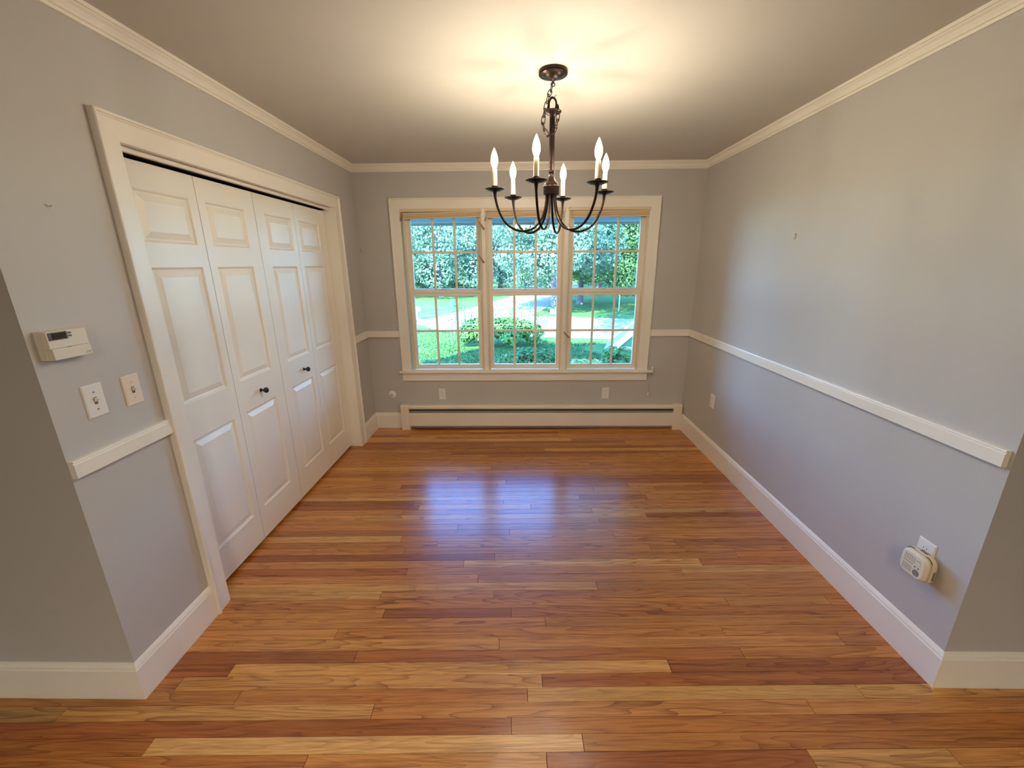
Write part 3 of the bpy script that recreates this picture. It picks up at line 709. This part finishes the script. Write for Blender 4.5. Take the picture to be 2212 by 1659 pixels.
# hanging loop on top of the stem
lp = [(-.017, 0, zz(2.276))] + [(-.017*math.cos(math.radians(a)), 0, zz(2.305)+.026*math.sin(math.radians(a))) for a in range(0, 181, 15)] + [(.017, 0, zz(2.29))]
MB().tube(lp, .0048, 8).build('loop', BRONZE, ch)
MB().lathe([(.0001,-.012),(.008,-.009),(.010,0),(.008,.009),(.0001,.012)], (.020,-.004,zz(2.290)), 'z', 12, True, False).build('loop_nut', BRONZE, ch)
MB().tube([(-.017,-.008,zz(2.341)),(-.012,-.006,zz(2.330)),(-.003,0,zz(2.3365)),(.006,0,zz(2.333)),(.018,.002,zz(2.342))], .0012, 5).build('hanging_wire', BRONZE, ch)
# chain
path = [Vector((x-CX, (-.003 if i < 2 else -.018), z-H)) for i, (x, z) in enumerate([(.155,2.384),(.149,2.358),(.138,2.334),(.131,2.308),(.124,2.282),(.118,2.255),(.113,2.228),(.116,2.203),(.128,2.181),(.142,2.170),(.156,2.176),(.170,2.197),(.180,2.232),(.183,2.262),(.179,2.292)])]
cum = [0]
for i in range(1, len(path)): cum.append(cum[-1]+(path[i]-path[i-1]).length)
def along(s_):
    for i in range(1, len(path)):
        if s_ <= cum[i]: return path[i-1].lerp(path[i], (s_-cum[i-1])/(cum[i]-cum[i-1]))
    return path[-1]
lm = MB(); a_, b_ = .0125, .0085
lm.tube([(b_*math.cos(t), 0, a_*math.sin(t) + (.0075 if math.sin(t) > .001 else -.0075 if math.sin(t) < -.001 else 0)) for t in [2*math.pi*k/16 for k in range(16)]], .0021, 6, closed=True)
NL = 13; first = None
for k in range(NL):
    p0, p1 = along(cum[-1]*k/NL), along(cum[-1]*(k+1)/NL)
    o = lm.build('chain_link', BRONZE, ch) if first is None else first.copy()
    if first is None: first = o
    else: COL.objects.link(o); o.parent = ch
    d = (p1-p0).normalized(); q = d.to_track_quat('Z', 'Y')
    o.rotation_mode = 'QUATERNION'; from mathutils import Quaternion
    o.rotation_quaternion = q @ Quaternion((0,0,1), math.radians(25 + 90*(k % 2))); o.location = (p0+p1)/2
# arms
prof = [(.022,1.928),(.0235,1.895),(.031,1.852),(.050,1.808),(.085,1.772),(.138,1.757),(.190,1.768),(.232,1.802),(.259,1.852),(.272,1.898),(.275,1.932)]
def cat(pts, n=4):
    out = []
    P = [Vector(p) for p in pts]
    for i in range(len(P)-1):
        p0, p1, p2, p3 = P[max(i-1,0)], P[i], P[i+1], P[min(i+2,len(P)-1)]
        for k in range(n):
            t = k/n; out.append(.5*((2*p1)+(p2-p0)*t+(2*p0-5*p1+4*p2-p3)*t*t+(3*p1-p0-3*p2+p3)*t**3))
    out.append(P[-1]); return out
AP = cat([(r_, 0, z_-H) for r_, z_ in prof])
arm = MB().tube(AP, [.0058]*(len(AP)-6)+[.0058,.0060,.0066,.0075,.009,.0095], 8)
arm0 = arm.build('arm', BRONZE, ch)
ex = .275
MB().lathe([(.0001,zz(1.929)),(.012,zz(1.929)),(.028,zz(1.933)),(.046,zz(1.9405)),(.0475,zz(1.9415)),(.0465,zz(1.9425)),(.028,zz(1.937)),(.012,zz(1.935)),(.0105,zz(1.945)),(.0125,zz(1.949)),(.0155,zz(1.952)),(.0155,zz(1.955)),(.0001,zz(1.955))], (ex,0,0), 'z', 24, True, False).build('drip_pan', BRONZE, arm0)
MB().lathe([(.0118,zz(1.953)),(.0116,zz(2.026)),(.0095,zz(2.027)),(.0001,zz(2.027))], (ex,0,0), 'z', 18, True, False).build('candle_sleeve', WAX, arm0)
MB().lathe([(.0001,zz(2.0275)),(.0085,zz(2.0275)),(.0095,zz(2.033)),(.0145,zz(2.044)),(.0170,zz(2.055)),(.0172,zz(2.064)),(.0155,zz(2.078)),(.0115,zz(2.092)),(.0065,zz(2.104)),(.0028,zz(2.112)),(.0001,zz(2.116))], (ex,0,0), 'z', 20, True, False).build('bulb', GLOW, arm0)
MB().lathe([(.0001,zz(2.044)),(.003,zz(2.044)),(.003,zz(2.084)),(.0001,zz(2.084))], (ex,0,0), 'z', 8, True, False).build('filament', FILA, arm0)
angs = [-167.5, 132.5, -107.5, 72.5, -47.5, 12.5]
for i, a in enumerate(angs):
    o = arm0 if i == 0 else copy_tree(arm0, ch)
    o.rotation_euler = (0, 0, math.radians(a))

# ------------------------------------------------------------------ house exterior at the window, unseen roof above
mb = MB().box(-3.7, 3.9, D+.13, 4.82, 2.060, 2.072)
ev = struct(mb.build('roof_eave', SOFFIT), 'blue grey soffit above the outside of the window', 'eave')
mb = MB().box(-3.7, 3.9, 4.82, 4.845, 2.040, 2.17); mb.build('fascia_board', SIDING, ev)
mb = MB(); mb.rings([[(x,4.845,2.14),(x,4.845,2.03),(x,4.86,2.02),(x,4.91,2.02),(x,4.945,2.06),(x,4.95,2.14),(x,4.94,2.14),(x,4.93,2.065),(x,4.905,2.032),(x,4.862,2.032),(x,4.855,2.14)] for x in (-3.7, 3.9)], True, False)
mb.build('gutter', GUTTER, ev)
mb = MB(); mb.rings([[(x,4.90,2.17),(x,.3,7.4),(x,-4.3,2.17),(x,-4.3,2.12),(x,.3,7.33),(x,4.85,2.12)] for x in (-3.9, 4.0)], True, False)  # unseen ridge raised so the house shadow covers the near lawn
struct(mb.build('roof', ROOFM), 'dark shingled gable roof, unseen, ridge raised to shade the near lawn', 'roof')
mb = MB().box(-3.72, WX0-.02, D+.13, D+.16, GZ, 2.06).box(WX1+.02, 3.82, D+.13, D+.16, GZ, 2.06).box(WX0-.02, WX1+.02, D+.13, D+.16, GZ, .58)
struct(mb.build('wall_exterior', SIDING), 'pale outer siding around the window', 'wall')

# ------------------------------------------------------------------ ground, road, street
mb = MB().box(-90, 90, 4, 130, GZ-.3, GZ)
struct(mb.build('ground', LAWN), 'green lawn rolling out to the trees', 'lawn')
def slab(name, pts, mt, z0, z1, label, cat):
    mb = MB(); mb.rings([[(x,y,z0) for x, y in pts], [(x,y,z1) for x, y in pts]], True, False)
    return struct(mb.build(name, mt), label, cat)
slab('road', [(-5.2,17.6),(-4.0,16.6),(-3.02,15.2),(-1.24,13.7),(1.8,13.3),(3.3,13.0),(9,12.2),(40,9),(40,14),(9,16.9),(4.76,17.9),(2.5,18.75),(.52,19.2),(-1.5,18.9),(-3.92,18.4),(-9,18.6),(-40,19),(-40,17.4),(-10,17.8)], ASPH, GZ-.05, GZ+.012, 'pale sunlit road crossing in front of the lawn', 'road')
slab('side_street', [(-3.92,18.3),(.52,19.1),(2.09,25.4),(7.0,46),(3.0,47),(-2.19,24.5)], ASPH, GZ-.05, GZ+.008, 'side street with blue tree shadows running away from the road', 'street')

# ------------------------------------------------------------------ plants
def leaf_cloud(blobs, n, size, rnd, squash=.9, up_bias=.3):
    """n folded leaf quads spread through ellipsoid shells"""
    vs, fs = [], []
    tot = sum(b_[3]**2 for b_ in blobs)
    for (cx, cy, cz, r) in blobs:
        for _ in range(int(n*r*r/tot)):
            u = Vector((rnd.gauss(0,1), rnd.gauss(0,1), rnd.gauss(0,1))).normalized()
            q = r*(.74+.30*rnd.random()**.7)
            p = Vector((cx+u.x*q, cy+u.y*q, cz+u.z*q*squash))
            nrm = (u + Vector((rnd.gauss(0,.42), rnd.gauss(0,.42), rnd.gauss(0,.42)+up_bias))).normalized()
            t = nrm.orthogonal().normalized(); t.rotate(Quaternion(nrm, rnd.uniform(0, 6.283))); c = nrm.cross(t)
            s_ = size*rnd.uniform(.6, 1.35)
            o = len(vs)
            vs += [tuple(p-t*s_*.5), tuple(p+c*s_*.33+nrm*s_*.06), tuple(p+t*s_*.55), tuple(p-c*s_*.33+nrm*s_*.06)]
            fs.append((o, o+1, o+2, o+3))
    return vs, fs
def raw(name, vs, fs, mt, parent=None):
    me = bpy.data.meshes.new(name); me.from_pydata(vs, [], fs); me.materials.append(mt)
    o = bpy.data.objects.new(name, me); COL.objects.link(o)
    if parent: o.parent = parent
    return o
def tree(loc, h, spread, base, tr, mt, n, size, seed, label, name='broadleaf_tree', group=None, lean=0.0):
    rnd = random.Random(seed)
    root = empty(name, (loc[0], loc[1], GZ), label, 'tree', group)
    tk = []
    for k in range(8):
        t = k/7; tk.append((lean*t*t*h + .05*math.sin(seed+k), .05*math.cos(2*seed+k), t*h*.72))
    rad = [tr*1.7, tr*1.1] + [tr*(1-.11*k) for k in range(6)]
    tb = MB().tube([(0,0,-.1)]+[(x,y,z) for x,y,z in tk][0:1]+tk[1:], [tr*2.0]+rad, 10)
    trunk = tb.build('trunk', BARK, root)
    blobs = []
    for k in range(9):
        a = k*2.4+seed; zz_ = base + (h-base)*rnd.uniform(.12, .7); rr = spread*rnd.uniform(.45, .85)
        e = Vector((math.cos(a)*rr, math.sin(a)*rr, zz_)); s0 = Vector(tk[2+k % 5]); 
        mid = s0.lerp(e, .5) + Vector((0,0,.2))
        MB().tube([s0, mid, e], [tr*.42, tr*.28, tr*.1], 6).build('branch', BARK, root)
        blobs.append((e.x, e.y, e.z, spread*rnd.uniform(.34, .50)))
    for k in range(7):
        a = rnd.uniform(0, 6.28); t = rnd.random(); rr = spread*(1-.55*t)*rnd.uniform(.3, 1.0)
        blobs.append((math.cos(a)*rr, math.sin(a)*rr, base+(h-base)*(.08+.85*t), spread*rnd.uniform(.28, .45)))
    for k in range(7):
        a = k*.9+seed; blobs.append((math.cos(a)*spread*.7, math.sin(a)*spread*.7, base+spread*.12+rnd.uniform(0,.5), spread*.30))
    vs, fs = leaf_cloud(blobs, n, size, rnd)
    tag(raw('foliage', vs, fs, mt, root), kind='stuff')
    return root
G = 'broadleaf trees beyond the road'
tree((-5.8, 31.5), 8.5, 4.4, 1.0, .12, LEAF_SILVER, 30000, 0.17, 3, 'silvery maple with a thin dark trunk seen through the left window', group=G)
tree((-1.6, 38.0), 9.0, 4.6, .8, .16, LEAF_SILVER, 30000, 0.18, 5, 'silvery tree beyond the side street, behind the left window mullion', group=G)
tree((1.74, 20.2), 8.0, 3.0, 2.1, .17, LEAF_SILVER, 30000, 0.12, 8, 'big blue-grey trunk tree beside the side street, middle window', group=G)
tree((3.65, 25.0), 8.5, 3.4, 1.3, .14, LEAF_GREEN, 30000, 0.13, 12, 'green maple with straight grey trunk in the right window', group=G)
tree((7.9, 22.6), 8.0, 3.6, .8, .18, LEAF_GREEN, 28000, 0.13, 14, 'dense green tree at the right edge of the right window', group=G)
tree((-11.0, 36.5), 9.5, 4.8, .8, .22, LEAF_GREEN, 26000, 0.18, 17, 'green tree at the far left edge of the left window', group=G)
tree((3.6, 58.5), 11.5, 6.5, 1.6, .26, LEAF_SILVER, 28000, 0.24, 20, 'pale tree above the white garage at the end of the street', group=G)
tree((11.0, 34.5), 9.5, 4.8, .8, .22, LEAF_GREEN, 26000, 0.18, 23, 'green tree in front of the blue house, far right', group=G)
tree((-9.5, 54.0), 11.0, 7.0, .8, .3, LEAF_GREEN, 26000, 0.25, 27, 'tall green tree farthest back on the left lawn', group=G)
tree((7.4, 39.5), 10.0, 3.6, .9, .2, LEAF_GREEN, 26000, 0.20, 29, 'green tree between the garage and the blue house', group=G)
# a yard tree whose crown stands above the eave line; it throws the dappled shade on the near lawn and shows in the floor's reflection
tree((5.0, 8.9), 9.8, 4.2, 4.2, .24, LEAF_GREEN, 14000, .22, 31, 'near yard tree right of the house, mirrored in the floor')

def shrub(loc, wx, wy, h, n, size, mt, seed, label, name='shrub', stalks=0, sh=1.0, stems=9):
    rnd = random.Random(seed); root = empty(name, (loc[0], loc[1], GZ), label, 'shrub')
    sb = MB()
    for k in range(stems):
        a = k*2.4; r_ = .75*math.sqrt((k+.5)/stems)
        sb.tube([(math.cos(a)*r_*wx*.5, math.sin(a)*r_*wy*.5, -.02), (math.cos(a)*r_*wx*.8, math.sin(a)*r_*wy*.8, h*.75)], [.010,.005], 5)
    tag(sb.build('stems', BARK, root), kind='stuff')
    blobs = []
    for k in range(14):
        a = k*2.4; r_ = .8*math.sqrt((k+.5)/14)
        blobs.append((math.cos(a)*r_*wx, math.sin(a)*r_*wy, h*(.30+.42*(1-r_*r_)*rnd.uniform(.8,1.15)), h*rnd.uniform(.30,.38)))
    vs, fs = leaf_cloud(blobs, n, size, rnd, .95, .6)
    tag(raw('foliage', vs, fs, mt, root), kind='stuff')
    if stalks:
        sm_ = MB()
        for k in range(stalks):
            x = rnd.uniform(-wx, wx); y = rnd.uniform(-wy, wy); q = 1-.55*(x/wx)**2
            top = h*.8 + sh*q*rnd.uniform(.45, 1.0); dx = rnd.gauss(0,.04)
            sm_.tube([(x,y,h*.5),(x+dx,y,(h*.5+top)/2),(x+dx*2,y,top)], [.008,.007,.004], 4)
            for s_ in range(4):
                z = h*.7+(top-h*.7)*(.3+.2*s_); a = rnd.uniform(0,6.28)
                d = Vector((math.cos(a), math.sin(a), .5))*.09; p = Vector((x+dx*1.3, y, z)); c = Vector((-math.sin(a), math.cos(a), 0))*.018
                sm_.add([p, p+d*.5+c, p+d, p+d*.5-c], [(0,1,2,3)])
            sm_.lathe([(.0001,-.02),(.018,-.01),(.02,.005),(.0001,.02)], (x+dx*2,y,top), 'z', 6, True, False)
        tag(sm_.build('flower_stalks', LEAF_BUSH, root), kind='stuff')
    return root
shrub((-.62, 12.0), 1.35, .8, .85, 5200, .10, LEAF_BUSH, 41, 'wide perennial clump with tall flower stalks, middle of the lawn', 'flowering_perennial', stalks=70, sh=.75)
shrub((.15, 8.1), .62, .45, .72, 2600, .08, LEAF_BUSH, 43, 'low rounded green bush in front of the flower clump', 'garden_bush')
shrub((-1.78, 7.9), .42, .4, .50, 1200, .09, LEAF_BUSH, 47, 'small spiky dark bush in the lower left pane', 'garden_bush')
shrub((1.10, 6.7), .32, .3, .78, 900, .12, LEAF_YELLOW, 51, 'yellow-green leafy shrub coloured as sunlit in front of the shed, right window', 'leafy_shrub')
shrub((1.82, 7.45), .22, .26, .84, 600, .11, LEAF_BUSH, 53, 'dark green leafy shrub right of the yellow-green one', 'leafy_shrub')
# lawn blades on the near lawn
rnd = random.Random(77); vs, fs = [], []
for _ in range(26000):
    y = rnd.uniform(7.4, 15.5); x = rnd.uniform(-.36, .36)*y
    if y > 12.6 and x > -3.4+ (15.5-y)*.9: continue
    if any(((x-bx_)/rx_)**2+((y-by_)/ry_)**2 < 1 for bx_, by_, rx_, ry_ in ((-.62,12,1.0,.6),(.15,8.1,.45,.3),(-1.78,7.9,.3,.3),(3.95,11.4,2.1,1.25))): continue
    a = rnd.uniform(0, 6.28); s_ = rnd.uniform(.012, .022); hgt = rnd.uniform(.03, .075); o = len(vs)
    vs += [(x-math.cos(a)*s_, y-math.sin(a)*s_, GZ-.005), (x+math.cos(a)*s_, y+math.sin(a)*s_, GZ-.005), (x+rnd.gauss(0,.02), y+rnd.gauss(0,.02), GZ+hgt)]
    fs.append((o, o+1, o+2))
o = raw('grass', vs, fs, GRASS); tag(o, 'short green grass blades on the near lawn', 'grass', kind='stuff')

# ------------------------------------------------------------------ things in the yard and street
mbx = empty('mailbox', (-4.42, 18.0, GZ), 'white mailbox on a thin white post at the left lawn edge', 'mailbox')
MB().box(-.025,.025,-.025,.025,-.05,.42).build('post', WHITEM, mbx)
mb = MB(); mb.rings([[(-.15,-.1,.40),(-.15,.1,.40),(-.15,.1,.50)]+[(-.15,.1*math.cos(t),.50+.07*math.sin(t)) for t in (.5,1.0,1.57,2.1,2.6)]+[(-.15,-.1,.50)],
                     [(.15,-.1,.40),(.15,.1,.40),(.15,.1,.50)]+[(.15,.1*math.cos(t),.50+.07*math.sin(t)) for t in (.5,1.0,1.57,2.1,2.6)]+[(.15,-.1,.50)]], True, False)
mb.build('box', WHITEM, mbx)
bn = empty('recycling_bin', (-3.82, 24.0, GZ), 'small blue bin standing on the far left lawn', 'bin')
mb = MB(); mb.rings([[(-.09,-.09,0),(.09,-.09,0),(.09,.09,0),(-.09,.09,0)], [(-.12,-.12,.30),(.12,-.12,.30),(.12,.12,.30),(-.12,.12,.30)]], True, False); mb.build('body', BLUEP, bn)
MB().cbox(-.13,.13,-.13,.13,.30,.335,2,1,.01).build('lid', BLUEP, bn)
pk = empty('marker_stake', (5.0, 20.9, GZ), 'thin white stake on the shaded lawn in the right window', 'stake')
MB().tube([(0,0,-.1),(0,0,.8),(.005,0,.9)], .018, 8).build('rod', WHITEM, pk); MB().lathe([(.0001,0),(.028,.005),(.028,.05),(.0001,.06)], (.005,0,.88), 'z', 10, True, False).build('cap', WHITEM, pk)
for k, (x, y, s_) in enumerate(((-3.55,16.75,.10),(.95,17.2,.06),(1.35,17.0,.06),(2.35,16.6,.07),(3.0,16.4,.06),(3.75,16.2,.08))):
    rr = random.Random(90+k); pts = []
    st_ = MB(); st_.lathe([(.0001,-.4*s_),(.8*s_,-.3*s_),(s_,.15*s_),(.65*s_,.55*s_),(.0001,.65*s_)], (0,0,0), 'z', 9, False, False)
    st_.v = [(a*rr.uniform(.8,1.3), b_*rr.uniform(.8,1.2), c*rr.uniform(.85,1.15)) for a, b_, c in st_.v]
    so_ = st_.build('roadside_stone', STONE); so_.location = (x, y, GZ+.012+.3*s_)
    tag(so_, ['grey stone where the lawn meets the road, left window', 'small stone on the sunlit road below the big trunk', 'small stone on the sunlit road just right of the big trunk', 'small stone on the road, left pane of right window',
              'small stone on the road, middle pane of right window', 'stone on the road beside the shed slope'][k], 'stone')
# A-frame shed
sd = empty('garden_shed', (3.86, 11.0, GZ), 'green A-frame shed with white sloped trim at lower right', 'shed', rz=-.30)
hb, hp, dp = 1.42, 1.40, 0.9
nb = 7
for k in range(nb):
    z0 = .10 + k*(hp-.2)/nb; z1 = .10+(k+1)*(hp-.2)/nb; f0 = 1-z0/hp; f1 = 1-z1/hp
    mb = MB(); mb.rings([[(-hb*f0*.97,y,z0),(hb*f0*.97,y,z0),(hb*f1*.97,y,z1-.004),(-hb*f1*.97,y,z1-.004)] for y in (.02,.05)], True, False)
    mb.build('siding_board', SHEDG, sd)
MB().box(-hb*.93, hb*.93, .03, dp, -.02, .10).build('base_beam', mat('tan_beam', (.42,.30,.18), .7, var=.1), sd)
for s_ in (-1, 1):
    mb = MB(); mb.rings([[(s_*(hb+.06),y,.0),(s_*0,y,hp+.07),(0,y,hp-.22),(s_*(hb-.22),y,.0)] for y in (-.02,.015)], True, False); mb.build('rake_board', SHEDW, sd)
    mb = MB(); mb.rings([[(s_*(hb+.12),y,.0),(0,y,hp+.14),(0,y,hp+.07),(s_*(hb+.06),y,.0)] for y in (-.06,dp)], True, False); mb.build('roof_panel', mat('blue_grey_shingle', (.22,.28,.34), .8, var=.15, scale=20), sd)
    mb = MB(); mb.rings([[(s_*(hb+.085),y,.02),(0,y,hp+.10),(0,y,hp+.085),(s_*(hb+.07),y,.02)] for y in (-.075,-.06)], True, False); mb.build('drip_edge', SHEDW, sd)
# far houses
gh = empty('white_garage', (3.4, 44.5, GZ), 'white garage glimpsed under the trees at the street end', 'garage')
MB().box(-2.6, 1.2, 0, 5, 0, 2.5).build('wall', WHITEM, gh)
for k in range(4): MB().cbox(-2.2,.6,-.04,0,.1+k*.52,.58+k*.52,1,-1,.02).build('door_panel', WHITEM, gh)
mb = MB(); mb.rings([[(x,-.4,2.4),(x,2.5,4.0),(x,5.4,2.4),(x,5.4,2.5),(x,2.5,4.12),(x,-.4,2.5)] for x in (-2.9,1.5)], True, False); mb.build('roof', ROOFM, gh)
bh = empty('blue_house', (12.0, 47.0, GZ), 'blue sided house glimpsed through the green trees at right', 'house')
MB().box(-2.2, 4.5, 0, 7, 0, 3.0).build('wall', HOUSEB, bh)
for x in (-1.2, 1.2):
    f = MB().box(x-.5,x+.5,-.05,0,1.0,2.3).build('window', WHITEM, bh); MB().box(x-.42,x+.42,-.06,-.04,1.08,2.22).build('pane', LCD, f)
mb = MB(); mb.rings([[(x,-.5,2.9),(x,3.5,5.2),(x,7.5,2.9),(x,7.5,3.02),(x,3.5,5.34),(x,-.5,3.02)] for x in (-2.6,4.9)], True, False); mb.build('roof', ROOFM, bh)
